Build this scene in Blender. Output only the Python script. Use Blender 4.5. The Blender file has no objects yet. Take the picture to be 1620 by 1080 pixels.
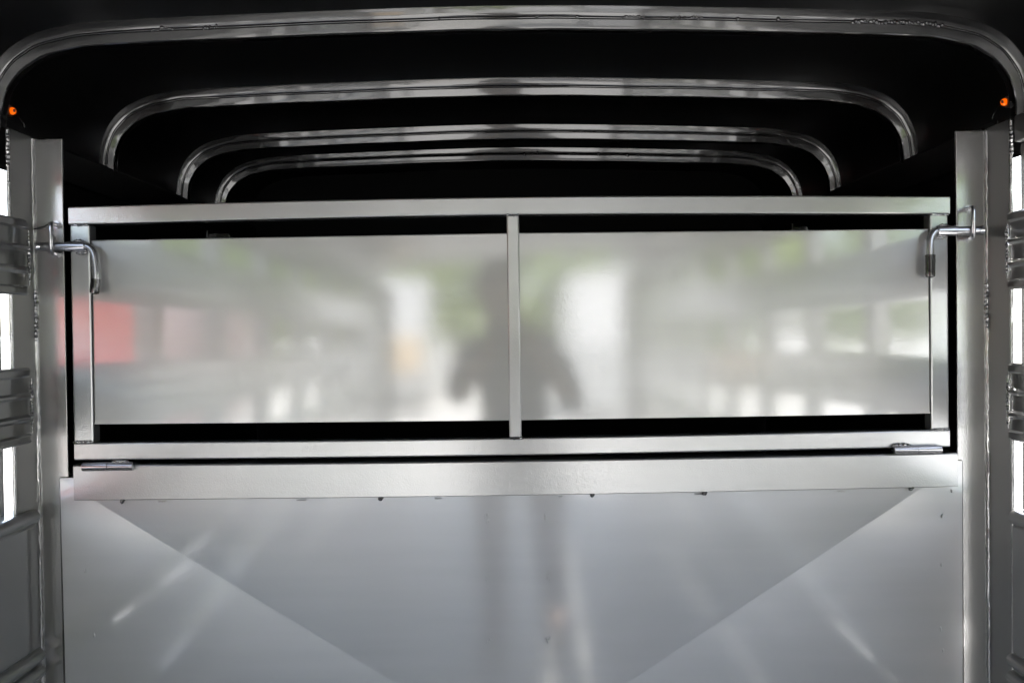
import bpy, bmesh, math, random
from mathutils import Vector, Matrix
R = math.radians
rnd = random.Random(7)
S = bpy.context.scene
COL = S.collection
H = 1.41                                   # camera height over the trailer floor

# ---------------------------------------------------------------- camera
cd = bpy.data.cameras.new('camera'); cam = bpy.data.objects.new('camera', cd); COL.objects.link(cam)
cd.sensor_width = 36; cd.lens = 36 * 1500 / 1620; cd.clip_start = 0.05; cd.clip_end = 2000
cam.matrix_world = Matrix.Translation((0, 0, H)) @ Matrix.Rotation(-.0033, 4, 'Z') @ Matrix.Rotation(math.pi/2 - .015, 4, 'X') @ Matrix.Rotation(-.0125, 4, 'Z')
S.camera = cam
# ---------------------------------------------------------------- daylight
SUN_EL, SUN_AZ = 54, 50                    # azimuth from +Y towards +X
w = bpy.data.worlds.new('World'); S.world = w; w.use_nodes = True
nt = w.node_tree; bg = nt.nodes['Background']
sky = nt.nodes.new('ShaderNodeTexSky'); sky.sky_type = 'NISHITA'; sky.sun_disc = False
sky.sun_elevation = R(SUN_EL); sky.sun_rotation = R(SUN_AZ); sky.dust_density = 2.5; sky.air_density = 1.0
hs = nt.nodes.new('ShaderNodeHueSaturation'); hs.inputs['Saturation'].default_value = .62
nt.links.new(sky.outputs[0], hs.inputs['Color']); nt.links.new(hs.outputs[0], bg.inputs[0]); bg.inputs[1].default_value = .15
sd = bpy.data.lights.new('sun', 'SUN'); sun = bpy.data.objects.new('sun', sd); COL.objects.link(sun)
sd.energy = 3.6; sd.angle = R(.5); sd.color = (1, .96, .9)
dv = Vector((math.cos(R(SUN_EL))*math.sin(R(SUN_AZ)), math.cos(R(SUN_EL))*math.cos(R(SUN_AZ)), math.sin(R(SUN_EL))))
sun.rotation_euler = dv.to_track_quat('Z', 'Y').to_euler()
S.view_settings.view_transform = 'Standard'; S.view_settings.look = 'None'
S.view_settings.exposure = 3.08; S.view_settings.gamma = 1
S.cycles.use_denoising = True; S.cycles.max_bounces = 14; S.cycles.diffuse_bounces = 8; S.cycles.glossy_bounces = 8
S.cycles.sample_clamp_indirect = 12; S.cycles.use_adaptive_sampling = False

# ---------------------------------------------------------------- materials
def mat(name, col, rough=.5, metal=0., coat=0., coat_r=.05, emit=None, es=0., coat_ior=1.9, spec=.5, noise=None, bump=None, bump2=None, rvar=0., aniso=None):
    """noise=(scale, amount) varies the colour; bump=(scale, strength, distance[, stretch]); rvar varies the roughness"""
    m = bpy.data.materials.new(name); m.use_nodes = True
    n = m.node_tree.nodes; l = m.node_tree.links; b = n['Principled BSDF']
    b.inputs['Base Color'].default_value = (*col, 1); b.inputs['Roughness'].default_value = rough
    b.inputs['Metallic'].default_value = metal; b.inputs['Coat Weight'].default_value = coat; b.inputs['Coat Roughness'].default_value = coat_r; b.inputs['Coat IOR'].default_value = coat_ior; b.inputs['Specular IOR Level'].default_value = spec
    if emit: b.inputs['Emission Color'].default_value = (*emit, 1); b.inputs['Emission Strength'].default_value = es
    tc = n.new('ShaderNodeTexCoord')
    def noi(scale, detail=3, stretch=(1, 1, 1)):
        mp = n.new('ShaderNodeMapping'); mp.inputs['Scale'].default_value = stretch
        l.new(tc.outputs['Object'], mp.inputs[0])
        t = n.new('ShaderNodeTexNoise'); t.inputs['Scale'].default_value = scale; t.inputs['Detail'].default_value = detail
        l.new(mp.outputs[0], t.inputs['Vector']); return t
    if noise:
        t = noi(noise[0], 5, noise[2] if len(noise) > 2 else (1, 1, 1))
        mr = n.new('ShaderNodeMapRange'); mr.inputs['To Min'].default_value = 1 - noise[1]; mr.inputs['To Max'].default_value = 1 + noise[1]
        mx = n.new('ShaderNodeMix'); mx.data_type = 'RGBA'; mx.blend_type = 'MULTIPLY'; mx.inputs[0].default_value = 1
        l.new(t.outputs[0], mr.inputs[0]); l.new(mr.outputs[0], mx.inputs[7]); mx.inputs[6].default_value = (*col, 1)
        l.new(mx.outputs[2], b.inputs['Base Color'])
    if rvar:
        t = noi(9, 6, (1, 1, 1)); mr = n.new('ShaderNodeMapRange')
        mr.inputs['From Min'].default_value = .3; mr.inputs['From Max'].default_value = .7
        mr.inputs['To Min'].default_value = rough - rvar; mr.inputs['To Max'].default_value = rough + rvar
        l.new(t.outputs[0], mr.inputs[0]); l.new(mr.outputs[0], b.inputs['Roughness'])
    prev = None
    for q in (bump, bump2):
        if q:
            t = noi(q[0], 2, q[3] if len(q) > 3 else (1, 1, 1)); bp = n.new('ShaderNodeBump')
            bp.inputs['Strength'].default_value = q[1]; bp.inputs['Distance'].default_value = q[2]
            l.new(t.outputs[0], bp.inputs['Height'])
            if prev: l.new(prev.outputs[0], bp.inputs['Normal'])
            prev = bp
    if prev:
        l.new(prev.outputs[0], b.inputs['Normal']); l.new(prev.outputs[0], b.inputs['Coat Normal'])
    return m
M = {}
M['sheet'] = mat('silver_painted_sheet', (.39, .388, .38), .36, .5, 1, .055, coat_ior=2.2, noise=(40, .045, (.07, 1, 1)), bump=(300, .12, .0004))
M['lower'] = mat('silver_painted_lower_sheet', (.52, .52, .53), .36, .5, 1, .085, coat_ior=2.25, noise=(34, .06, (.08, 1, 1)), bump=(260, .12, .0004))
M['bar'] = mat('silver_painted_bar', (.352, .356, .356), .30, .70, 1, .08, coat_ior=1.9, noise=(30, .05, (.2, 1, 1)), bump=(380, .34, .0006))
M['post'] = mat('silver_painted_post', (.36, .358, .35), .27, .74, 1, .085, coat_ior=2.1, noise=(20, .05), bump=(380, .34, .0006))
M['wall'] = mat('silver_paint_shade_darkened', (.15, .15, .145), .33, .65, 1, .07, noise=(6, .05), bump=(200, .15, .0005))  # silver paint with the shade of the side surfaces put into its colour
M['black'] = mat('black_gloss_paint', (.0026, .0026, .0028), .4, 0, .15, .08, spec=.34)
M['dull'] = mat('dull_black_paint', (.004, .004, .0042), .6, 0, 0, spec=.12)
M['bow'] = mat('black_gloss_bow', (.007, .0065, .0065), .2, 0, 1, .05, coat_ior=1.5, bump=(45, .05, .0006))
M['weldb'] = mat('black_weld', (.008, .008, .008), .12, 0, 1, .05)
M['weld'] = mat('silver_weld', (.34, .34, .34), .2, .8, 1, .08, bump=(500, .5, .001))
M['zinc'] = mat('zinc_steel', (.50, .50, .52), .24, .85, .6, .1, noise=(60, .1), bump=(300, .15, .0005))
M['grip'] = mat('black_handle_grip', (.01, .009, .009), .2, 0, .5, .08, bump=(200, .3, .001))
M['amber'] = mat('amber_lens', (.85, .2, .01), .2, 0, .5, .05, emit=(1, .12, .0), es=.14)
M['rim'] = mat('lamp_rim', (.03, .02, .015), .3)
M['seam'] = mat('dark_seam', (.03, .03, .03), .6)
M['plank'] = mat('trailer_floor_plank', (.48, .48, .47), .45, .3, noise=(14, .2, (4, .3, 1)), bump=(30, .4, .003))
M['gravel'] = mat('pale_gravel', (.43, .425, .41), .9, noise=(.6, .15), bump=(30, .6, .01))
M['leaf'] = mat('foliage_green', (.12, .17, .018), .6, noise=(.5, .35))
n_ = M['leaf'].node_tree; tr = n_.nodes.new('ShaderNodeBsdfTranslucent'); tr.inputs[0].default_value = (.085, .12, .03, 1)
ad = n_.nodes.new('ShaderNodeAddShader'); n_.links.new(n_.nodes['Principled BSDF'].outputs[0], ad.inputs[0]); n_.links.new(tr.outputs[0], ad.inputs[1]); n_.links.new(ad.outputs[0], n_.nodes['Material Output'].inputs[0])
M['bark'] = mat('tree_bark', (.10, .075, .05), .9, noise=(6, .3), bump=(20, .6, .02))
M['red'] = mat('red_trailer_paint', (.22, .012, .012), .4, 0, .15, .08, noise=(2, .05))
M['white'] = mat('white_vehicle_paint', (.78, .78, .77), .25, 0, .8, .05, noise=(2, .03))
M['pale'] = mat('pale_grey_van_paint', (.33, .335, .34), .3, 0, .3, .08)
M['rose'] = mat('rose_van_paint', (.13, .10, .10), .5, 0, .1, .08)
M['orange'] = mat('orange_paint', (.42, .32, .21), .6, 0, .1, .08, noise=(3, .05))
M['tyre'] = mat('black_tyre', (.02, .02, .02), .8, noise=(20, .2))
M['glass'] = mat('dark_window_glass', (.02, .025, .03), .05, 0, 1, .02)
M['skin'] = mat('person_skin', (.42, .27, .20), .5, noise=(20, .06))
M['shirt'] = mat('slate_shirt_cloth', (.17, .17, .19), .85, noise=(15, .1), bump=(250, .3, .001))
M['jean'] = mat('denim_cloth', (.10, .12, .16), .9, noise=(40, .15), bump=(300, .3, .001))
M['hair'] = mat('dark_brown_hair', (.03, .02, .014), .55, noise=(60, .3, (1, 1, .1)), bump=(120, .6, .002))
M['shoe'] = mat('shoe_leather', (.05, .035, .025), .5)
M['cambody'] = mat('camera_plastic', (.02, .02, .02), .45, bump=(400, .4, .0004))

# ---------------------------------------------------------------- helpers
def link(name, bm, m, parent=None, smooth=False):
    if name == 'weld':                       # every separate run of weld is a piece of its own
        left = set(bm.verts); objs = []
        while left:
            st = [next(iter(left))]; isl = set(st)
            while st:
                for e in st.pop().link_edges:
                    for q in e.verts:
                        if q not in isl: isl.add(q); st.append(q)
            left -= isl; b2 = bmesh.new(); mp = {q: b2.verts.new(q.co) for q in isl}
            for f in {f for q in isl for f in q.link_faces}: b2.faces.new([mp[q] for q in f.verts])
            objs.append(link_one(name, b2, m, parent, True))
        bm.free(); return objs
    return link_one(name, bm, m, parent, smooth)
def link_one(name, bm, m, parent=None, smooth=False):
    me = bpy.data.meshes.new(name)
    bmesh.ops.recalc_face_normals(bm, faces=bm.faces); bm.to_mesh(me); bm.free()
    me.materials.append(M[m])
    if smooth:
        for p in me.polygons: p.use_smooth = True
        me.set_sharp_from_angle(angle=R(38))
    o = bpy.data.objects.new(name, me); COL.objects.link(o)
    if parent is not None: o.parent = parent; o.matrix_parent_inverse = Matrix.Translation(-parent.location) if parent.type == 'EMPTY' and parent.parent is None else Matrix()
    return o
def tag(o, label=None, cat=None, group=None, kind=None):
    for k, v in (('label', label), ('category', cat), ('group', group), ('kind', kind)):
        if v: o[k] = v
    return o
def thing(name, label, cat, loc=(0, 0, 0), group=None):
    o = bpy.data.objects.new(name, None); COL.objects.link(o); o.location = loc; o.empty_display_size = .1
    return tag(o, label, cat, group)
def box(bm, x0, x1, y0, y1, z0, z1, bev=0., seg=2):
    vs = [bm.verts.new(p) for p in ((x0,y0,z0),(x1,y0,z0),(x1,y1,z0),(x0,y1,z0),(x0,y0,z1),(x1,y0,z1),(x1,y1,z1),(x0,y1,z1))]
    fs = [bm.faces.new([vs[i] for i in q]) for q in ((0,3,2,1),(4,5,6,7),(0,1,5,4),(1,2,6,5),(2,3,7,6),(3,0,4,7))]
    if bev:
        es = list({e for f in fs for e in f.edges})
        bmesh.ops.bevel(bm, geom=es, offset=bev, segments=seg, affect='EDGES', profile=.5)
def tube(bm, pts, r, n=12, cap=True, jitter=0.):
    pts = [Vector(p) for p in pts]; rings = []
    up = None
    for i, p in enumerate(pts):
        t = (pts[min(i+1, len(pts)-1)] - pts[max(i-1, 0)]).normalized()
        if up is None:
            up = t.orthogonal().normalized()
        up = (up - t*up.dot(t)).normalized(); sd_ = t.cross(up)
        rr = r[i] if isinstance(r, (list, tuple)) else r
        rings.append([bm.verts.new(p + (up*math.cos(a) + sd_*math.sin(a))*(rr*(1 + rnd.uniform(-jitter, jitter)))) for a in [2*math.pi*k/n for k in range(n)]])
    for a, b in zip(rings, rings[1:]):
        for k in range(n): bm.faces.new((a[k], a[(k+1) % n], b[(k+1) % n], b[k]))
    if cap: bm.faces.new(rings[0][::-1]); bm.faces.new(rings[-1])
def blob(bm, p, r, sq=(1, 1, 1)):
    ret = bmesh.ops.create_icosphere(bm, subdivisions=2, radius=1)
    q = [rnd.uniform(.8, 1.2) for _ in range(3)]
    for v in ret['verts']:
        f = 1 + .14*math.sin(9*v.co.x + q[0]*7) * math.cos(8*v.co.z + q[1]*5)
        v.co = Vector(p) + Vector((v.co.x*r*sq[0]*q[0], v.co.y*r*sq[1]*q[1], v.co.z*r*sq[2]*q[2]))*f
def bead(bm, a, b, r, step=1.3, squash=(1, 1, 1), miss=0.):
    """a hand-laid weld: one lumpy run from a to b"""
    a, b = Vector(a), Vector(b); n = max(3, int((b-a).length/(r*.55))); ph = rnd.uniform(0, 6)
    pts, rs = [], []
    for i in range(n+1):
        e = min(1, .35+1.3*min(i, n-i)/n*3)
        pts.append(a.lerp(b, i/n) + Vector([rnd.uniform(-.12, .12)*r for _ in range(3)]))
        rs.append(r*e*(.82 + .22*math.sin(i*1.9+ph) + rnd.uniform(-.08, .08)))
    tube(bm, pts, rs, 9, True, .06)
def Z(z): return H + z
CX = .006                                  # centre line of the trailer
GY = 1.743                                 # plane of the gate's face
ROOF = [(.918,.30),(.918,.36),(.915,.40),(.905,.44),(.885,.475),(.855,.503),(.815,.522),(.76,.534),(.70,.540),(.5,.547),(.3,.553),(.12,.557)]
def roof_path(n=3, off=0.):
    half = ROOF; pts = [(-x, z) for x, z in half] + [(0, .558)] + [(x, z) for x, z in reversed(half)]
    P = [Vector((x, z)) for x, z in pts]; out = []
    for i in range(len(P)-1):
        p0, p1, p2, p3 = P[max(i-1, 0)], P[i], P[i+1], P[min(i+2, len(P)-1)]
        for k in range(n):
            t = k/n
            out.append(.5*((2*p1) + (p2-p0)*t + (2*p0-5*p1+4*p2-p3)*t*t + (3*p1-p0-3*p2+p3)*t**3))
    out.append(P[-1])
    if off:
        q = []
        for i, p in enumerate(out):
            t = (out[min(i+1, len(out)-1)] - out[max(i-1, 0)]).normalized()
            q.append(p + Vector((t.y, -t.x))*off)
        return q
    return out
YR, YF = -3.05, 3.35                       # rear opening and nose of the trailer

# ---------------------------------------------------------------- setting outside
bm = bmesh.new(); box(bm, -600, 600, -600, 600, -.65, -.45); tag(link('ground', bm, 'gravel'), kind='structure')

# ---------------------------------------------------------------- trailer shell
bm = bmesh.new(); k = 0
x = -.95
while x < .95:
    box(bm, CX+x, CX+x+.146, YR, YF, -.05, 0, .003, 1); x += .15
tag(link('floor', bm, 'plank'), kind='structure')
bm = bmesh.new()
path = roof_path(3); N = 46
grid = []
for j in range(N+1):
    y = YR + (YF+.02-YR)*j/N
    grid.append([bm.verts.new((CX+p.x, y, Z(p.y))) for p in path])
for a, b in zip(grid, grid[1:]):
    for i in range(len(path)-1): bm.faces.new((a[i], a[i+1], b[i+1], b[i]))
ce = tag(link('ceiling', bm, 'black', smooth=True), kind='structure')
# outer roof skin, a sheet of its own 12 mm further out
bm = bmesh.new(); outer = roof_path(3, -.012); g2 = [[bm.verts.new((CX+p.x, y, Z(p.y))) for p in outer] for y in (YR, YF+.02)]
for i in range(len(outer)-1): bm.faces.new((g2[0][i], g2[0][i+1], g2[1][i+1], g2[1][i]))
link('roof_skin', bm, 'black', ce)

def side_wall(s, label, dz, sh, ys_, yl_, slots):
    """s=-1 left, +1 right. inner face at |x|=.88 from the centre line"""
    t = thing('side_wall', label, 'side wall', (CX+s*.9, 0, 0), 'slatted side walls of the trailer')
    X = lambda d: CX + s*(d + (sh if d < .8965 else 0))
    def bx(bm, d0, d1, y0, y1, z0, z1, bev=0.): box(bm, min(X(d0), X(d1)), max(X(d0), X(d1)), y0, y1, Z(z0+dz), Z(z1+dz), bev)
    y1 = ys_
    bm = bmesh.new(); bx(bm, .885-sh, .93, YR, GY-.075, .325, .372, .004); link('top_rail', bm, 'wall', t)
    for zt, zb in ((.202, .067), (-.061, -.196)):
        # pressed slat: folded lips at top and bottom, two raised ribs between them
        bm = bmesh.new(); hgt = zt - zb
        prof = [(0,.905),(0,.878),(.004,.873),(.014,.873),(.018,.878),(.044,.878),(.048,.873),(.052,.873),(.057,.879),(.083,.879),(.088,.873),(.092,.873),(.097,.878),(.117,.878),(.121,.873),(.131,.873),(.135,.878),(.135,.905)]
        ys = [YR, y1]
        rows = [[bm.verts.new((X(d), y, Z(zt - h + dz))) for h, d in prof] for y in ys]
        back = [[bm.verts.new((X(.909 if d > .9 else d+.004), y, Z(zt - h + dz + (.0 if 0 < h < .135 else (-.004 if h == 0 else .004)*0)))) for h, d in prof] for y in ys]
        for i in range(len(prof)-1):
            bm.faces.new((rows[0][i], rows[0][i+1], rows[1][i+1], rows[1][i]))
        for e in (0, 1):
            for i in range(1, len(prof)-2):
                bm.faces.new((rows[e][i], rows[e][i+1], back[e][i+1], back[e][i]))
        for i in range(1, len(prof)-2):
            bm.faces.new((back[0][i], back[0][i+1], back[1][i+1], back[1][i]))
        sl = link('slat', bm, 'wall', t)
        bw = bmesh.new(); bead(bw, (X(.874), y1+.003, Z(zb+.02+dz)), (X(.874), y1+.003, Z(zt-.02+dz)), .0035, 1.4, (1, 1, 1.3), .25); link('weld', bw, 'weld', sl, True)
    # lower sheet with rolled top lip and pressed ribs
    bm = bmesh.new(); prof = []
    for a in range(0, 181, 20): prof.append((.885 + .011 - .011*math.sin(R(a))*1.0 - .0, -.335 + .011*math.cos(R(a))))
    prof = [(.91, -.322)] + [(.887 - .011*math.sin(R(a)), -.333 + .011*math.cos(R(a))) for a in range(0, 181, 15)] + [(.884, -.35)]
    for zc in (-.60, -.80):
        prof += [(.884, zc+.03)]
        for sgn in (1, -1):
            prof += [(.884 - .012*math.sin(R(a)), zc + sgn*.015 + .0115*math.cos(R(a))) for a in range(0, 181, 20)]
        prof += [(.884, zc-.03), (.884, zc-(.038 if zc > -.7 else (.050 if s < 0 else .041)))]
    prof += [(.884, -1.08), (.878, -1.10), (.878, -1.40-dz)]
    ysl = sorted({YR, yl_} | {q for sl_ in slots for q in sl_[1:]})
    ring = [[bm.verts.new((X(d), y, Z(z+dz))) for d, z in prof] for y in ysl]
    for a, b, ya, yb2 in zip(ring, ring[1:], ysl, ysl[1:]):
        for i in range(len(prof)-1):
            z0_ = prof[i][1]                 # long slots added under the ribs; daylight through them streaks the mirroring bulkhead
            if any(abs(z0_-(zc-.03)) < 1e-4 and ya >= q0-1e-4 and yb2 <= q1+1e-4 for zc, q0, q1 in slots): continue
            bm.faces.new((a[i], a[i+1], b[i+1], b[i]))
    bmesh.ops.recalc_face_normals(bm, faces=bm.faces)
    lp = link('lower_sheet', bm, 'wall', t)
    sm = lp.modifiers.new('thick', 'SOLIDIFY'); sm.thickness = .003; sm.offset = 0
    for y in [GY-.16-.0, GY-.60, GY-1.10, GY-1.62, GY-2.16, GY-2.72, GY-3.25, GY-3.80, GY-4.30]:
        if y == GY-.16: continue
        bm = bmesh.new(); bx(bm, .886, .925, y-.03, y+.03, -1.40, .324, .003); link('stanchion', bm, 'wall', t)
    # outer edge trim seen through the openings beside the post
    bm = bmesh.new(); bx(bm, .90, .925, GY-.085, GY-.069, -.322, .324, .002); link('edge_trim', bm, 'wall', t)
    return t
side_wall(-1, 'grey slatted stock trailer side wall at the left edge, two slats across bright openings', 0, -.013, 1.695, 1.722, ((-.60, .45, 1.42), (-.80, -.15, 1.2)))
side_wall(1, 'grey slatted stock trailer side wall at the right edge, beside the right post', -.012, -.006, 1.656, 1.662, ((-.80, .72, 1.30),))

# nose compartment: black painted panels behind the gate
for s, lab in ((-1, 'glossy black inner side panel left behind the gate'), (1, 'glossy black inner side panel right behind the gate')):
    bm = bmesh.new(); a, b = sorted((CX+s*.900, CX+s*.925)); box(bm, a, b, GY+.01, YF, 0, Z(.372), .002)
    o = tag(link('side_panel', bm, 'black'), lab, 'panel', 'black panels of the nose compartment')
    bm = bmesh.new(); a, b = sorted((CX+s*.888, CX+s*.899)); box(bm, a, b, GY+.05, YF-.01, Z(.30), Z(.366), .003); link('rail', bm, 'black', o)
bm = bmesh.new(); box(bm, CX-.93, CX+.93, YF+.005, YF+.03, 0, Z(.60), .002)
for zc in (.05, -.55): box(bm, CX-.9, CX+.9, YF-.02, YF-.001, Z(zc), Z(zc+.03), .004)
fw = tag(link('front_wall', bm, 'dull'), 'black painted nose wall in the dark behind the gate', 'wall')
# two black gussets just behind the gate's upper slot
for px, lab in ((-.70, 'small black gusset in the slot above the panel, left one'), (.70, 'small black gusset in the slot above the panel, right one')):
    bm = bmesh.new(); xx = CX+px
    vs = [(xx-.02, Z(.17)), (xx+.05, Z(.17)), (xx+.02, Z(.235)), (xx-.02, Z(.235))]
    f = [[bm.verts.new((a, y, b)) for a, b in vs] for y in (2.30, 2.306)]
    bm.faces.new(f[0]); bm.faces.new(f[1][::-1])
    for i in range(4): bm.faces.new((f[0][i], f[0][(i+1) % 4], f[1][(i+1) % 4], f[1][i]))
    box(bm, xx-.026, xx-.021, 2.27, 2.33, Z(.10), Z(.24), .001)
    tag(link('gusset', bm, 'bow'), lab, 'bracket', 'black gussets behind the gate')

# ---------------------------------------------------------------- roof bows
BOW_SEC = [(-.001, 0), (.004, .0008), (.010, .0020), (.0160, .0031), (.0170, .0036), (.0174, .0046)] + [(.0194 + .0017*math.sin(R(a)), .0052 - .0017*math.cos(R(a))) for a in (-60, -30, 0, 30, 60)] + [(.0214, .0050), (.0219, .0043), (.0226, .0040), (.029, .0053), (.0350, .0065), (.0372, .0070), (.0388, .0083), (.0396, .0102), (.0399, .013), (.0400, .018), (.0400, .026), (.039, .028), (-.001, .028)]
def bow(y, label, spots):
    t = thing('roof_bow', label, 'roof bow', (CX, y, Z(.30)), 'black hoops under the trailer roof')
    bm = bmesh.new(); pth = [p for p in roof_path(5) if p.y >= .358]
    rows = []
    for i, p in enumerate(pth):
        tn = (pth[min(i+1, len(pth)-1)] - pth[max(i-1, 0)]).normalized(); nr = Vector((tn.y, -tn.x))
        wob = .0004*math.sin(i*.9 + y*9); th = 1 - .22*min(1, max(0, (.50-p.y)/.09))
        rows.append([bm.verts.new((CX+p.x+nr.x*(a*th+wob), y+b, Z(p.y+nr.y*(a*th+wob)))) for a, b in BOW_SEC])
    for a, b in zip(rows, rows[1:]):
        for i in range(len(BOW_SEC)-1): bm.faces.new((a[i], a[i+1], b[i+1], b[i]))
    bm.faces.new(rows[0]); bm.faces.new(rows[-1][::-1])
    hp = link('hoop', bm, 'bow', t, True); hp.data.set_sharp_from_angle(angle=R(24))
    bm = bmesh.new(); inner = roof_path(5, .0185)
    def at(xr):
        p = min(inner, key=lambda q: abs(q.x-xr) if q.y > .42 else 9); return p
    for x0, x1, r in spots:
        a, b = at(x0), at(x1)
        if x0 == x1: blob(bm, (CX+x0, y+.0035, Z(a.y)), r)
        else:
            n = int(abs(x1-x0)/(r*1.2))
            for k in range(n):
                xx = x0 + (x1-x0)*k/n; q = at(xx)
                blob(bm, (CX+xx, y+.003+rnd.uniform(-.002, .002), Z(q.y + (xx-q.x)*-.02 + rnd.uniform(-.002, .002))), r*rnd.uniform(.6, 1.1))
    for s in (-1, 1):
        bead(bm, (CX+s*.916, y+.004, Z(.362)), (CX+s*.898, y+.004, Z(.362)), .004); bead(bm, (CX+s*.897, y+.01, Z(.362)), (CX+s*.897, y+.025, Z(.362)), .004)
    link('weld', bm, 'weldb', t, True)
    return t
bow(1.655, 'nearest and widest black roof hoop, across the top of the frame', [(.60, .76, .0042), (.47, .47, .004), (.40, .40, .004), (.28, .34, .0025), (.12, .12, .003), (.05, .05, .003), (-.12, -.12, .003), (-.53, -.50, .003), (-.62, -.58, .003), (.20, .24, .0025)])
bow(2.128, 'second black roof hoop, with smooth clean edges', [(-.35, -.35, .0022), (.5, .5, .0025)])
bow(2.619, 'third black roof hoop, with small weld drops along its ridge', [(-.19, -.19, .0035), (0, 0, .003), (-.44, -.40, .0025), (.17, .28, .0022), (.34, .35, .003), (.47, .49, .003), (.57, .60, .003), (-.55, -.55, .0035)])
bow(2.958, 'farthest and narrowest black roof hoop, lumpy with weld drops right of centre', [(-.19, -.19, .004), (-.38, -.35, .0025), (.0, .01, .004), (.05, .06, .005), (.09, .10, .0055), (.19, .22, .0045), (.28, .28, .006), (.37, .37, .0065), (.40, .46, .0035), (.55, .62, .003), (-.1, -.1, .003)])
for k, y in enumerate((1.18, .68, .16, -.38, -.94, -1.50, -2.06, -2.60, -3.04)):
    pass
o0 = [o for o in bpy.data.objects if o.name.startswith('roof_bow') and o.type == 'EMPTY'][1]
for k, y in enumerate((1.18, .68, .16, -.38, -.94, -1.50, -2.06, -2.60, -3.04)):
    c = o0.copy(); COL.objects.link(c); c.location.y = y; c['label'] = ('first second third fourth fifth sixth seventh eighth ninth'.split()[k]) + ' black roof hoop counted from above the photographer towards the rear opening'
    for ch in list(o0.children):
        d = ch.copy(); COL.objects.link(d); d.parent = c

# ---------------------------------------------------------------- marker lights
for s, lab in ((-1, 'small amber marker lamp at the left roof corner, above the left post'), (1, 'small amber marker lamp at the right roof corner, above the right post')):
    p = Vector((CX+s*.911, 1.738, Z(.405 if s < 0 else .400)))
    t = thing('marker_lamp', lab, 'marker lamp', p, 'amber marker lamps')
    bm = bmesh.new(); tube(bm, [p+Vector((s*.006, 0, 0)), p-Vector((s*.003, 0, 0))], .0105, 20); link('rim', bm, 'rim', t)
    bm = bmesh.new(); dirn = Vector((-s, -.9, -.1)).normalized()
    blob_ = bmesh.ops.create_uvsphere(bm, u_segments=18, v_segments=10, radius=.0066)
    for v in blob_['verts']: v.co = p + v.co - Vector((s*.005, 0, 0))
    link('lens', bm, 'amber', t, True)
    bm = bmesh.new(); q = p - Vector((s*.0115, .006, 0)); tube(bm, [q+Vector((0, 0, -.003)), q+Vector((-s*.0012, -.001, .002))], .0022, 8); link('bulb_post', bm, 'rim', t)
    bm = bmesh.new(); tube(bm, [p+Vector((-s*.004*k, .002, -.006*k)) + Vector((-s*.010*math.sin(k/5*math.pi*.8), 0, 0)) for k in range(6)], .0017, 8); link('wire', bm, 'grip', t, True)

# ---------------------------------------------------------------- corner posts
def post(s, xo, xi, ztop, label):
    """angle post: face flange towards the camera, side flange along the wall. xo outer fold, xi inner edge"""
    t = thing('post', label, 'post', (xo, GY, 0), 'grey angle posts beside the gate')
    xo *= 1.007; xi *= 1.007; PF = GY+.012
    a, b = sorted((xo, xi))
    bm = bmesh.new(); box(bm, a, b, PF, PF+.006, 0.001, Z(ztop), .0012); link('face_flange', bm, 'post', t)
    a, b = sorted((xo-s*.0005, xo+s*.005))
    bm = bmesh.new(); box(bm, a, b, PF-.082, PF-.0005, 0.001, Z(ztop+.004), .0012); link('side_flange', bm, 'wall', t)  # same steel as the face flange; the darker colour stands in for shade
    bm = bmesh.new()
    pts = [(xo - s*.001 + rnd.uniform(-.0006, .0006), PF-.001, .02 + (Z(ztop)-.02)*k/260) for k in range(261)]
    tube(bm, pts, .0042, 10, True, .10); link('corner_bead', bm, 'post', t, True)
    bm = bmesh.new(); pts = [(xo + s*.001, PF-.083 + rnd.uniform(-.0005, .0005), .02 + (Z(ztop)-.02)*k/200) for k in range(201)]
    tube(bm, pts, .0032, 8, True, .05)
    bead(bm, (xo+s*.001, PF-.084, Z(ztop-.07)), (xo+s*.001, PF-.084, Z(ztop)), .004, 1.2)
    bead(bm, (xo+s*.001, PF-.084, Z(.262)), (xo+s*.001, PF-.084, Z(.267)), .004, 1.2)
    link('edge_bead', bm, 'weld', t, True)
    bm = bmesh.new(); bead(bm, (xo - s*.002, PF-.003, Z(-.02)), (xo - s*.002, PF-.003, Z(.09)), .0042, .8, (1, 1, .7)); link('weld', bm, 'weld', t, True)
    return t
post(-1, -.868, -.8135, .357, 'tall grey angle post left of the gate, its face partly mirroring red')
post(1, .8815, .825, .352, 'tall grey angle post right of the gate')

# keepers: staple of bent rod bolted on the post face
def keeper(s, x, zt, zb, label):
    t = thing('latch_keeper', label, 'latch keeper', (x, GY+.011, Z(zb)), 'bent rod keepers on the posts')
    bm = bmesh.new(); r = .0042; d = .034; y0 = GY+.0118
    pts = [(x - s*-.010, y0, Z(zt))]
    pts = [(x+s*.006, y0, Z(zt)), (x+s*.005, y0-.012, Z(zt)), (x+s*.002, y0-d+.004, Z(zt-.001)), (x, y0-d, Z(zt-.006)), (x, y0-d, Z((zt+zb)/2)), (x, y0-d, Z(zb+.006)), (x+s*.002, y0-d+.004, Z(zb+.001)), (x+s*.006, y0-.012, Z(zb)), (x+s*.008, y0, Z(zb))]
    tube(bm, pts, r, 12); link('staple', bm, 'zinc', t, True)
    bm = bmesh.new()
    for zz, ox in ((zt, .006), (zb, .008)):
        tube(bm, [(x+s*ox, y0+.001, Z(zz)), (x+s*ox, y0-.004, Z(zz))], .0078, 14)
        bead(bm, (x+s*(ox-.006), y0-.004, Z(zz)), (x+s*(ox+.006), y0-.003, Z(zz-.001)), .0036)
    link('weld', bm, 'zinc', t, True)
    return t
keeper(-1, -.826, .199, .146, 'bent rod latch keeper welded on the left post')
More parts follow.
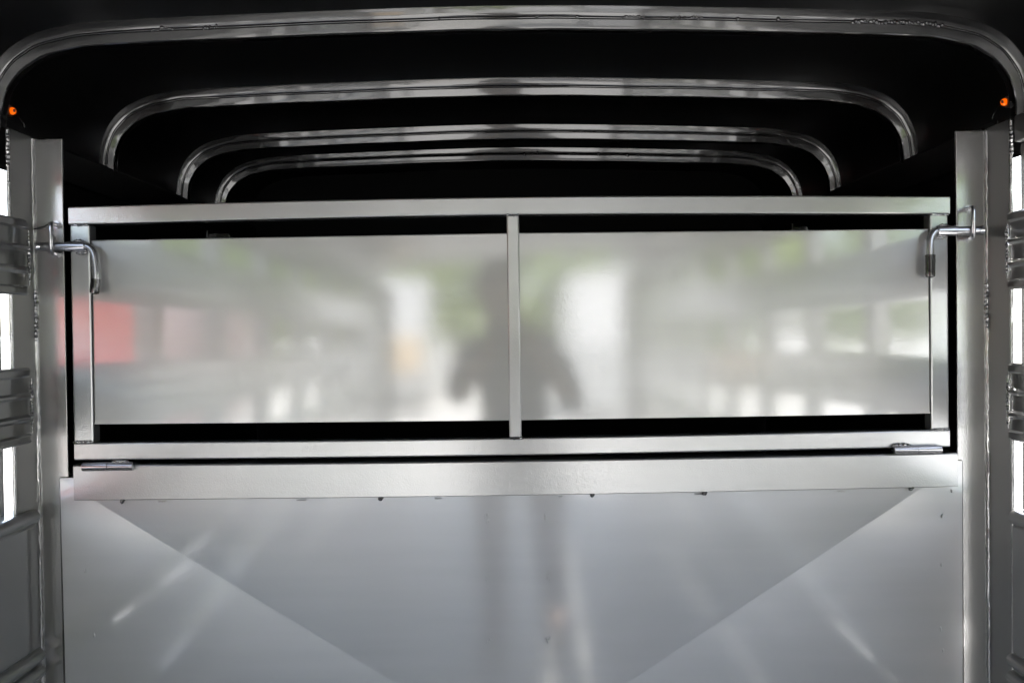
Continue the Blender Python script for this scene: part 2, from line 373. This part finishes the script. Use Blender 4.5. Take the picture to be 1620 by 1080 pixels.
keeper(1, .846, .208, .154, 'bent rod latch keeper welded on the right post')
bm = bmesh.new(); tube(bm, [(-.872, GY+.008, Z(.191)), (-.85, GY+.002, Z(.195)), (-.828, GY-.008, Z(.203))], .0011, 6)
tag(link('wire', bm, 'grip', None, True), 'thin dark wire tied from left post corner to latch keeper', 'wire')

# ---------------------------------------------------------------- front bulkhead below the gate
t = thing('bulkhead', 'grey cross-creased lower bulkhead under the gate with a flat crossbar', 'bulkhead', (CX, GY, 0))
bm = bmesh.new()
xl0, xl1, xr = -.833, -.826, .838
ztl, ztr, zb_ = -.268, -.258, -1.36
ap = (.006, GY-.004-.012, Z(-.80))
yb0 = GY+.009
def warp(x, z): return .00045*math.sin(9*x+1.3*z+.6)*math.sin(7*z+2) + .0003*math.sin(17*x-3*z)
def patch(pts, n=26):
    """a triangle or quad of sheet, gently wavy; vertices are its own so that the creases stay sharp"""
    if len(pts) == 3: pts = pts + [pts[2]]
    a, b, c, d = [Vector(p) for p in pts]; g_ = []
    for j in range(n+1):
        row = []
        for i in range(n+1):
            p = a.lerp(b, i/n).lerp(d.lerp(c, i/n), j/n); row.append(bm.verts.new((p.x, p.y + warp(p.x, p.z), Z(p.z))))
        g_.append(row)
    for q, r_ in zip(g_, g_[1:]):
        for i in range(n):
            f_ = [q[i], q[i+1], r_[i+1], r_[i]]
            bm.faces.new(f_)
TL, TR, BR, BL = (-.768, yb0+.0016, -.3125), (.760, yb0+.0018, -.3100), (.760, yb0+.0018, -1.302), (-.768, yb0+.0016, -1.302); AP = (.004, yb0+.019, -.806)
OTL, OTR, OBR, OBL = (xl0, yb0, ztl), (xr, yb0, ztr), (xr-.004, yb0, zb_), (xl1, yb0, zb_)
for q in ([TL, TR, AP], [TR, BR, AP], [BR, BL, AP], [BL, TL, AP], [OTL, OTR, TR, TL], [OTR, OBR, BR, TR], [OBR, OBL, BL, BR], [OBL, OTL, TL, BL]): patch(q)
bmesh.ops.dissolve_degenerate(bm, dist=1e-6, edges=bm.edges)
LOW = link('lower_sheet', bm, 'lower', t, True)
box_b = bmesh.new(); box(box_b, xl1+.002, xr-.006, yb0+.0215, yb0+.0235, Z(zb_)+.002, Z(ztr)-.004); link('backing', box_b, 'wall', t)
bm = bmesh.new()
for (a, b, c, d) in ((xl0-.0012, xl0+.0002, zb_, ztl), (xr-.0002, xr+.0012, zb_, ztr)):
    box(bm, a, b, GY+.0095, GY+.0118, Z(c), Z(d))
box(bm, xl0, -.806, GY+.0095, GY+.0118, Z(ztl), Z(ztl)+.0013); box(bm, .826, xr, GY+.0095, GY+.0118, Z(ztr), Z(ztr)+.0013)
link('edge_seam', bm, 'seam', t)
# crossbar
bm = bmesh.new()
f = [(-.804, -.3085), (.8255, -.3045), (.8255, -.2415), (-.804, -.2430)]
nn = 40; rows = []
for i in range(nn+1):
    u = i/nn; xx = f[0][0] + (f[1][0]-f[0][0])*u; sag = -.0035*math.sin(math.pi*u)
    zb0 = f[0][1] + (f[1][1]-f[0][1])*u + sag; zt0 = f[3][1] + (f[2][1]-f[3][1])*u + sag*.9
    rows.append([bm.verts.new(p) for p in ((xx, GY+.0025, Z(zb0)), (xx, GY, Z(zb0+.0015)), (xx, GY, Z(zt0-.003)), (xx, GY+.001, Z(zt0-.001)), (xx, GY+.003, Z(zt0)), (xx, GY+.045, Z(zt0)), (xx, GY+.045, Z(zt0-.006)), (xx, GY+.0075, Z(zt0-.006)), (xx, GY+.0075, Z(zb0)))])
for a, b in zip(rows, rows[1:]):
    for i in range(9): bm.faces.new((a[i], a[(i+1) % 9], b[(i+1) % 9], b[i]))
bm.faces.new(rows[0]); bm.faces.new(rows[-1][::-1])
cb = link('crossbar', bm, 'bar', t)
for i, x in enumerate((-.718, -.241, .150, .358, .740)):
    bm = bmesh.new(); sagz = -.3085 + .004*(x+.8)/1.63 - .0035*math.sin(math.pi*(x+.804)/1.63)
    blob(bm, (x, GY+.0055, Z(sagz-.003)), .0042); blob(bm, (x+.003, GY+.0035, Z(sagz-.0005)), .003)
    link('weld_drop', bm, 'weldb' if i != 3 else 'weldb', t, True)
bm = bmesh.new()
for i in range(6):
    x = -.66 + .25*i + rnd.uniform(-.02, .02); zz = -.3135 - .0035*math.sin(math.pi*(x+.804)/1.63) + .004*(x+.8)/1.63
    bead(bm, (x, GY+.008, Z(zz)), (x+rnd.uniform(.006, .022), GY+.008, Z(zz)), .0012, 1.4, (1.3, .6, .7), .3)
for x in (-.045, .066):
    for z in (-.352, -.465, -.585, -.70, -.82):
        cc = min(1, (abs(z)-.308)/.526)
        for _ in range(4):
            blob(bm, (x+rnd.uniform(-.004, .004), GY+.008+.019*min(cc, .94), Z(z+rnd.uniform(-.008, .008))), .0017, (.7, .5, 2.2))
for x, z in ((-.79, -.44), (-.775, -.56), (.800, -.36), (.798, -.45), (.796, -.57), (.80, -.61), (.818, -.3135)):
    blob(bm, (x, GY+.008, Z(z)), .0022, (.8, .6, 2))
link('weld', bm, 'lower', t, True)

# ---------------------------------------------------------------- the gate
g = thing('divider_gate', 'wide grey swing-down gate with a glossy panel inside its square tube frame', 'gate', (CX, GY, Z(-.235)))
def bar(name, x0, x1, z0, z1, y0, y1, sag=0., tilt=0., n=28, mt='bar'):
    bm = bmesh.new(); b = .0028; rows = []
    for i in range(n+1):
        u = i/n; xx = x0+(x1-x0)*u; dz = sag*math.sin(math.pi*u) + tilt*(u-.5)
        q = []
        for cxn, czn, a0 in ((x0, z0, 0),):
            for (yy, zz, st) in ((y0+b, z0+b, 180), (y0+b, z1-b, 90), (y1-b, z1-b, 0), (y1-b, z0+b, -90)):
                for k in range(4):
                    a = R(st + 90 - 30*k) if False else R({180: 270, 90: 180, 0: 90, -90: 0}[st] - 30*k)
                    q.append((xx, yy + b*math.cos(a), Z(zz+dz) + b*math.sin(a)))
        rows.append([bm.verts.new(p) for p in q])
    m_ = len(rows[0])
    for a, c in zip(rows, rows[1:]):
        for i in range(m_): bm.faces.new((a[i], a[(i+1) % m_], c[(i+1) % m_], c[i]))
    bm.faces.new(rows[0]); bm.faces.new(rows[-1][::-1])
    return link(name, bm, mt, g)
def vbar(name, x0, x1, z0, z1, y0, y1):
    bm = bmesh.new(); box(bm, x0, x1, y0, y1, Z(z0), Z(z1), .0028, 3); return link(name, bm, 'bar', g)
FY0, FY1 = GY, GY+.032
bar('top_rail', -.804, .8135, .1975, .2305, FY0, FY1, sag=.0085)
bar('bottom_rail', -.8015, .811, -.2325, -.2005, FY0, FY1, sag=-.0035, tilt=.004)
vbar('stile', -.8025, -.7665, -.2035, .1975, FY0+.0012, FY1-.001)
vbar('stile', .7775, .8105, -.1995, .1975, FY0+.0012, FY1-.001)
vbar('mullion', -.0015, .0215, -.2040, .2060, FY0+.003, FY1-.006)
bm = bmesh.new()
px0, px1 = -.7668, .7772
nx, nz = 80, 20; G_ = []
for j in range(nz+1):
    row = []
    for i in range(nx+1):
        u, v = i/nx, j/nz
        z0 = -.1685 - .0025*math.sin(math.pi*u); z1 = .1685 + .0025*math.sin(math.pi*u) + .002*u
        row.append(bm.verts.new((px0+(px1-px0)*u, GY+.0055 + .0010*math.sin(5.1*u*2+.7)*math.sin(2.4*v+.4) + .002*(v-.5), Z(z0+(z1-z0)*v))))
    G_.append(row)
for a, b in zip(G_, G_[1:]):
    for i in range(nx): bm.faces.new((a[i], a[i+1], b[i+1], b[i]))
pn = link('panel', bm, 'sheet', g, True); sm = pn.modifiers.new('thick', 'SOLIDIFY'); sm.thickness = .003; sm.offset = 1; es_ = pn.modifiers.new('sharp', 'EDGE_SPLIT'); es_.split_angle = R(35)
bm = bmesh.new(); box(bm, px0+.0002, px0+.0016, GY+.0028, GY+.0048, Z(-.168), Z(.168)); box(bm, px1-.0012, px1-.0002, GY+.0028, GY+.0048, Z(-.166), Z(.170)); link('edge_seam', bm, 'seam', g)
bm = bmesh.new(); bv = .0016
tube(bm, [(px0, GY+.0058, Z(-.1685)), (0, GY+.0058, Z(-.171)), (px1, GY+.0058, Z(-.1665))], .0009, 8)
tube(bm, [(px0, GY+.0058, Z(.1685)), (0, GY+.0058, Z(.1725)), (px1, GY+.0058, Z(.1705))], .0009, 8); link('rolled_edge', bm, 'bar', g, True)
bm = bmesh.new()
for a, b, r in (((-.803, -.201), (-.766, -.201), .0034), ((.777, -.1975), (.811, -.1975), .0026)):
    bead(bm, (a[0], FY0, Z(a[1])), (b[0], FY0, Z(b[1])), r, 1.1)
for x0, x1, z in ((-.797, -.770, .1975), (.781, .811, .1975), (-.001, .021, .2062), (-.001, .022, -.2045)):
    pts = [(x0+(x1-x0)*k/12, FY0+.001, Z(z-.0012*math.sin(math.pi*k/12)+rnd.uniform(-.0004, .0004))) for k in range(13)]
    tube(bm, pts, .0021, 8, True, .2)
link('weld', bm, 'weld', g, True)
# spring latches
def latch(s, xb0, xb1, xr_end, z, xh, hz, label, grip_top, bend, bow_):
    L = tag(bpy.data.objects.new('latch', None), label); COL.objects.link(L); L.parent = g; L.matrix_parent_inverse = Matrix.Translation(-g.location)
    y = FY0-.0115
    def lk(n, bm, m): return link_child(n, bm, m, L)
    bm = bmesh.new(); tube(bm, [(xb0, y, Z(z)), (xb0-s*.001, y, Z(z)), (xb1+s*.001, y, Z(z)), (xb1, y, Z(z))], [.0088, .0098, .0098, .0088], 24)
    o = lk('barrel', bm, 'zinc')
    bm = bmesh.new(); bead(bm, (xb1-s*-.006, y+.004, Z(z+.0105)), (xb1+s*.024, y+.004, Z(z+.0105)), .0036, 1.1); bead(bm, (xb1, y+.004, Z(z-.0115)), (xb1+s*.02, y+.004, Z(z-.0118)), .0034, 1.2); lk('weld', bm, 'weld')
    bm = bmesh.new(); tube(bm, [(xb0, y, Z(z)), ((xb0+xr_end)/2, y, Z(z)), (xr_end, y, Z(z))], .0078, 18)
    tube(bm, [(xr_end-s*.004, y, Z(z)), (xr_end+s*.003, y-.0005, Z(z))], [.0078, .0092], 18); lk('bolt', bm, 'zinc')
    # bent handle
    bm = bmesh.new(); pts = [(xb1+s*.006, y, Z(z))]
    n = 10
    ex, ez = xh, Z(z-hz)
    for k in range(1, n+1):
        a = R(90*k/n); pts.append((xb1 - s*bend*math.sin(a), y-.003*k/n, Z(z) - .024*(1-math.cos(a))))
    p0 = Vector(pts[-1]); p1 = Vector((ex, y-.006, ez))
    for k in range(1, 13): 
        q = p0.lerp(p1, k/12); q.x += -s*bow_*math.sin(math.pi*k/12); pts.append(q)
    tube(bm, pts, .0068, 16); lk('handle', bm, 'zinc')
    bm = bmesh.new(); gp = pts[grip_top:]; gp = [Vector(p) for p in gp]; tube(bm, gp, [.0088]*(len(gp)-1)+[.0080], 16, True, .05)
    tube(bm, [gp[-1], gp[-1]+Vector((0, 0, -.002))], [.0078, .005], 16); lk('grip', bm, 'grip')
def link_child(n, bm, m, L):
    r_ = link(n, bm, m, None, True)
    for o in (r_ if isinstance(r_, list) else [r_]): o.parent = L
    return r_
YB = (GY-.0115)/GY                         # the latch stands proud of the frame, so it sits a little nearer the axis
latch(-1, -.809*YB, -.773*YB, -.858*YB, .158*YB, -.757*YB, .086, 'zinc latch on the left stile', 17, .017, .003)
latch(1, .824*YB, .789*YB, .871*YB, .167*YB, .774*YB, .084, 'zinc latch on the right stile with black grip', 14, .0135, .0)
# hinges between gate and crossbar
for s, x0, x1, z in ((-1, -.782, -.690, -.2455), (1, .703, .790, -.2335)):
    Hh = tag(bpy.data.objects.new('hinge', None)); COL.objects.link(Hh); Hh.parent = g; Hh.matrix_parent_inverse = Matrix.Translation(-g.location)
    y = FY0-.009; mid = (x0+x1)/2
    bm = bmesh.new(); tube(bm, [(x0, y, Z(z)), (mid-.0006, y, Z(z))], .0078, 20); link_child('knuckle', bm, 'zinc', Hh)
    bm = bmesh.new(); tube(bm, [(mid+.0006, y, Z(z)), (x1, y, Z(z))], .0076, 20); link_child('knuckle', bm, 'zinc', Hh)
    bm = bmesh.new(); a = x0+.05 if s < 0 else x0
    bead(bm, (a, y+.005, Z(z+.008)), (a+.034, y+.005, Z(z+.008)), .0042, 1.0); link_child('weld', bm, 'weld', Hh)

# ---------------------------------------------------------------- rear frame of the trailer (mirrored in the panel)
rf = thing('rear_frame', 'grey rear door frame of the trailer behind the photographer', 'door frame', (CX, YR, 0))
for s in (-1, 1):
    bm = bmesh.new(); a, b = sorted((CX+s*.83, CX+s*.93)); box(bm, a, b, YR-.08, YR-.004, 0, Z(.37), .006); link('jamb', bm, 'wall', rf)
# ---------------------------------------------------------------- photographer (mirrored in the panel)
def skinned(name, chains, m, parent=None, loc=(0, 0, 0), sub=2):
    """chains: list of [(point, radius), ...]; a chain whose first point equals an earlier one is joined there"""
    me = bpy.data.meshes.new(name); verts, rad, edges, idx = [], [], [], {}
    for ch in chains:
        prev = None
        for p, r in ch:
            key = tuple(round(c, 4) for c in p)
            if key not in idx: idx[key] = len(verts); verts.append(p); rad.append(r)
            if prev is not None: edges.append((prev, idx[key]))
            prev = idx[key]
    me.from_pydata(verts, edges, []); me.materials.append(M[m])
    o = bpy.data.objects.new(name, me); COL.objects.link(o); o.location = loc
    md = o.modifiers.new('skin', 'SKIN'); md.use_smooth_shade = True
    lay = me.skin_vertices[0] if me.skin_vertices else None
    if lay is None:
        bpy.context.view_layer.objects.active = o
    for i, r in enumerate(rad):
        rr = r if isinstance(r, tuple) else (r, r)
        lay.data[i].radius = rr
    lay.data[0].use_root = True
    if sub: s_ = o.modifiers.new('sub', 'SUBSURF'); s_.levels = sub; s_.render_levels = sub
    if parent: o.parent = parent
    return o
P0 = Vector((.03, -.30, 0))
body = [
 [((0, 0, .95), (.15, .11)), ((0, .0, 1.08), (.135, .10)), ((0, .0, 1.22), (.15, .11)), ((0, -.01, 1.33), (.14, .10)), ((-.01, 0, 1.41), (.07, .07)), ((-.03, .02, 1.47), (.055, .055)), ((-.05, .03, 1.54), (.075, .085)), ((-.055, .03, 1.61), (.078, .095)), ((-.055, .025, 1.67), (.06, .07))],
]
for s in (-1, 1):
    body.append([((0, -.01, 1.33), (.14, .10)), ((s*.15, -.01, 1.335), .062), ((s*.215, .03, 1.22), .05), ((s*.235, .07, 1.13), .045), ((s*.17, .15, 1.23), .038), ((s*.095, .20, 1.335), .030), ((s*.075, .215, 1.375), (.022, .032))])
    body.append([((0, 0, .95), (.15, .11)), ((s*.095, 0, .86), .092), ((s*.10, .01, .66), .075), ((s*.105, .02, .47), .056), ((s*.11, -.01, .30), .052), ((s*.11, -.02, .10), .037), ((s*.115, .03, .045), .04), ((s*.125, .13, .035), .034)])
pers = skinned('person', body, 'skin', None, P0)
tag(pers, 'standing photographer in slate shirt and jeans holding a camera, mirrored in the panel', 'person')
shirt = [[((0, 0, .90), (.160, .122)), ((0, .0, 1.08), (.147, .112)), ((0, .0, 1.22), (.162, .122)), ((0, -.01, 1.33), (.152, .112)), ((-.01, 0, 1.395), (.078, .078))]]
jean = [[((0, 0, .97), (.156, .117)), ((0, 0, .93), (.156, .117))]]
for s in (-1, 1):
    shirt.append([((0, -.01, 1.33), (.152, .112)), ((s*.15, -.01, 1.335), .072), ((s*.215, .03, 1.22), .061), ((s*.237, .07, 1.13), .056), ((s*.19, .125, 1.195), .047)])
    jean.append([((0, 0, .93), (.156, .117)), ((s*.095, 0, .86), .101), ((s*.10, .01, .66), .085), ((s*.105, .02, .47), .068), ((s*.11, -.01, .30), .064), ((s*.11, -.02, .09), .056)])
skinned('shirt', shirt, 'shirt', pers); skinned('trousers', jean, 'jean', pers)
for s in (-1, 1):
    skinned('shoe', [[((s*.11, -.05, .045), (.045, .042)), ((s*.115, .03, .045), (.048, .042)), ((s*.125, .15, .035), (.042, .030))]], 'shoe', pers)
    fing = []
    for k in range(4):
        z0 = 1.40 - .019*k
        fing.append([((s*.075, .215, 1.375), .018), ((s*.078, .235, z0), .0095), ((s*.070, .262, z0+.004), .009), ((s*.048, .272, z0+.005), .008), ((s*.030, .268, z0+.004), .007)][0:5])
    fing.append([((s*.075, .215, 1.375), .018), ((s*.062, .20, 1.385), .011), ((s*.045, .195, 1.40), .010), ((s*.030, .198, 1.408), .008)])
    skinned('hand', fing, 'skin', pers, sub=1)
bm = bmesh.new(); bmesh.ops.create_icosphere(bm, subdivisions=4, radius=1)
for v in bm.verts:
    c = v.co.copy(); n_ = .006*math.sin(17*c.x)*math.sin(13*c.z)
    v.co = Vector((-.055 + c.x*(.088+n_), .012 + c.y*(.105+n_), 1.625 + c.z*(.105+n_)))
for v in [v for v in bm.verts if v.co.y > .085 and v.co.z < 1.665 or v.co.z < 1.545]: bm.verts.remove(v)
link('hair', bm, 'hair', pers, True)
bm = bmesh.new()
for s in (-1, 1): blob(bm, (-.055+s*.03, .112, 1.605), .012, (1, .7, .8)); blob(bm, (-.055+s*.083, .02, 1.60), .02, (.5, .8, 1.4))
blob(bm, (-.055, .127, 1.575), .014, (.8, 1.1, 1.5)); blob(bm, (-.055, .112, 1.535), .018, (1.3, .5, .4))
link('face_feature', bm, 'skin', pers, True)
dc = thing('camera_body', 'black camera held by the photographer, mirrored in the panel', 'camera', (0, -.03, 1.38))
bm = bmesh.new(); box(bm, -.045, .055, -.10, -.045, 1.37, 1.445, .008, 3); box(bm, -.015, .03, -.095, -.05, 1.442, 1.47, .008, 3); box(bm, -.062, -.046, -.10, -.03, 1.37, 1.44, .006, 3)
link('housing', bm, 'cambody', dc)
bm = bmesh.new(); tube(bm, [(.005, -.046, 1.408), (.005, -.03, 1.408), (.005, -.012, 1.408)], [.031, .033, .034], 28); link('lens_barrel', bm, 'cambody', dc, True)

# ---------------------------------------------------------------- what stands outside (through the openings, and mirrored)
def wheels(t, spots, gz=-.45, r=.34):
    for x, y in spots:
        bm = bmesh.new(); tube(bm, [(x-.11, y, gz+r), (x-.09, y, gz+r), (x+.09, y, gz+r), (x+.11, y, gz+r)], [r*.92, r, r, r*.92], 28); wv = link('wheel', bm, 'tyre', t)
        bm = bmesh.new(); tube(bm, [(x-.118, y, gz+r), (x+.118, y, gz+r)], r*.55, 20); o = bpy.data.objects.new('rim', bpy.data.meshes.new('rim')); bmesh.ops.recalc_face_normals(bm, faces=bm.faces); bm.to_mesh(o.data); bm.free(); o.data.materials.append(M['white']); COL.objects.link(o); o.parent = wv
# red-sided stock trailer on the left
t = thing('stock_trailer', 'red and white cargo trailer parked close outside the left openings', 'trailer', (-3.6, -2.7, -.45))
bm = bmesh.new(); box(bm, -4.6, -2.75, -3.75, -1.6, 1.15, 1.95, .05, 3); link('body', bm, 'red', t)
bm = bmesh.new(); box(bm, -4.62, -2.73, -3.75, -1.6, .15, 1.145, .03, 3); link('skirt', bm, 'wall', t)
bm = bmesh.new(); box(bm, -4.6, -2.75, -3.73, -1.62, 1.955, 2.05, .04, 3); link('roof', bm, 'wall', t)
bm = bmesh.new(); box(bm, -3.75, -3.60, -1.6, -.6, .1, .2, .01); link('drawbar', bm, 'tyre', t)
wheels(t, [(-2.72, -3.0), (-2.72, -2.25), (-4.62, -3.0), (-4.62, -2.25)])
# white box vans / trailers
def van(x, y, L, W_, hgt, label, m='white', rot=0):
    t = thing('parked_van', label, 'van', (x, y, -.45), 'vehicles parked outside')
    bm = bmesh.new()
    prof = [(-L/2, .3), (L/2, .3), (L/2, hgt*.52), (L/2-.8, hgt*.58), (L/2-1.5, hgt), (-L/2, hgt)]
    a = [bm.verts.new((x-W_/2, y+p, q-.45)) for p, q in prof]; b = [bm.verts.new((x+W_/2, y+p, q-.45)) for p, q in prof]
    bm.faces.new(a); bm.faces.new(b[::-1])
    for i in range(6): bm.faces.new((a[i], a[(i+1) % 6], b[(i+1) % 6], b[i]))
    bmesh.ops.bevel(bm, geom=list(bm.edges), offset=.07, segments=3, affect='EDGES'); link('body', bm, m, t)
    for sx in (-1, 1):
        bm = bmesh.new(); box(bm, x+sx*W_/2-.006, x+sx*W_/2+.006, y+L/2-1.9, y+L/2-1.45, hgt*.62-.45, hgt*.86-.45, .005); link('window', bm, 'glass', t)
    bm = bmesh.new(); box(bm, x-W_/2+.2, x+W_/2-.2, y-L/2-.006, y-L/2+.006, hgt*.6-.45, hgt*.86-.45, .005); link('rear_window', bm, 'glass', t)
    wheels(t, [(x+sx*(W_/2-.12), y+sy*L*.32) for sx in (-1, 1) for sy in (-1, 1)])
van(-2.7, -20.5, 5.6, 1.6, 3.5, 'tall pale grey van parked behind the trailer, left side', 'pale')
van(2.3, -20.0, 5.6, 1.5, 3.3, 'tall pale grey van parked behind the trailer, right side', 'pale')
van(6.8, -2.2, 4.6, 1.9, 2.3, 'white van parked outside the right wall, nearest')
van(7.2, -8.2, 4.6, 1.9, 2.3, 'white van parked outside the right wall, farther back')
van(-6.6, -14.2, 4.8, 1.9, 2.6, 'dark grey-red van parked beyond the left wall', 'rose')
t = thing('tool_cart', 'tan tool cart on thin legs on the gravel behind the trailer', 'cart', (-1.65, -10.7, -.45))
bm = bmesh.new(); box(bm, -1.85, -1.35, -11.0, -10.4, .82, 1.42, .04); link('box', bm, 'orange', t)
for x_ in (-1.8, -1.42):
    for y_ in (-10.95, -10.47):
        bm = bmesh.new(); box(bm, x_-.02, x_+.02, y_-.02, y_+.02, -.45, .818, .003); link('leg', bm, 'tyre', t)
# trees
def tree_mesh(seed, hgt, rad):
    r = random.Random(seed); bm = bmesh.new()
    centres = []
    for k in range(26):
        a = r.uniform(0, 6.28); q = r.uniform(.1, 1)**.6*rad; z = hgt*r.uniform(.25, .95)
        q *= 1 - .55*max(0, (z/hgt-.6)/.4); centres.append((Vector((q*math.cos(a), q*math.sin(a), z)), r.uniform(.5, 1.0)*rad*.42))
    for c, cr in centres:
        for _ in range(150):
            d = Vector((r.gauss(0, 1), r.gauss(0, 1), r.gauss(0, 1))).normalized()*cr*r.uniform(.55, 1.1)
            p = c + d; s_ = r.uniform(.18, .36); u = Vector((r.gauss(0, 1), r.gauss(0, 1), r.gauss(0, 1))).normalized(); v = u.orthogonal().normalized()
            bm.faces.new([bm.verts.new(p + u*s_), bm.verts.new(p + v*s_*.6), bm.verts.new(p - u*s_), bm.verts.new(p - v*s_*.6)])
    me = bpy.data.meshes.new('crown'); bm.to_mesh(me); bm.free(); me.materials.append(M['leaf'])
    bt = bmesh.new(); tube(bt, [(0, 0, 0), (.05, 0, hgt*.25), (-.05, .05, hgt*.5), (.05, 0, hgt*.8)], [.22, .17, .12, .04], 10)
    for k in range(7):
        a = k*.9; z = hgt*(.3+.07*k); tube(bt, [(0, 0, z), (math.cos(a)*rad*.35, math.sin(a)*rad*.35, z+.5), (math.cos(a)*rad*.7, math.sin(a)*rad*.7, z+1.1)], [.08, .05, .02], 7)
    mt = bpy.data.meshes.new('trunk'); bmesh.ops.recalc_face_normals(bt, faces=bt.faces); bt.to_mesh(mt); bt.free(); mt.materials.append(M['bark'])
    return me, mt
tm = [tree_mesh(3, 8.5, 3.4), tree_mesh(8, 7.5, 3.0)]
spots = [(-13, -34), (-7.5, -36), (-2, -33), (3.5, -35), (9, -34), (14.5, -32), (16, -24), (17, -15), (16, -7), (17, 1.5), (15, 9), (-18, -24), (-18, -12), (-17, -1), (-15, 8)]
ORD = 'first second third fourth fifth sixth seventh'.split()
where = ['behind the trailer', 'outside the right wall', 'outside the left wall']
for k, (x, y) in enumerate(spots):
    o = thing('tree', '', 'tree', (x, y, -.45), 'leafy trees round the yard')
    side = where[0] if y < -28 else (where[1] if x > 0 else where[2]); o['label'] = ORD[sum(1 for a_, b_ in spots[:k] if (where[0] if b_ < -28 else (where[1] if a_ > 0 else where[2])) == side)] + ' leafy green tree of the row ' + side + ', counted ' + ('from the left' if side == where[0] else 'from the rear')
    o.rotation_euler.z = k*1.3; o.scale = (1, 1, .9+.25*((k*37) % 10)/10)
    for n_, me in zip(('crown', 'trunk'), tm[k % 2]):
        c = bpy.data.objects.new(n_, me); COL.objects.link(c); c.parent = o
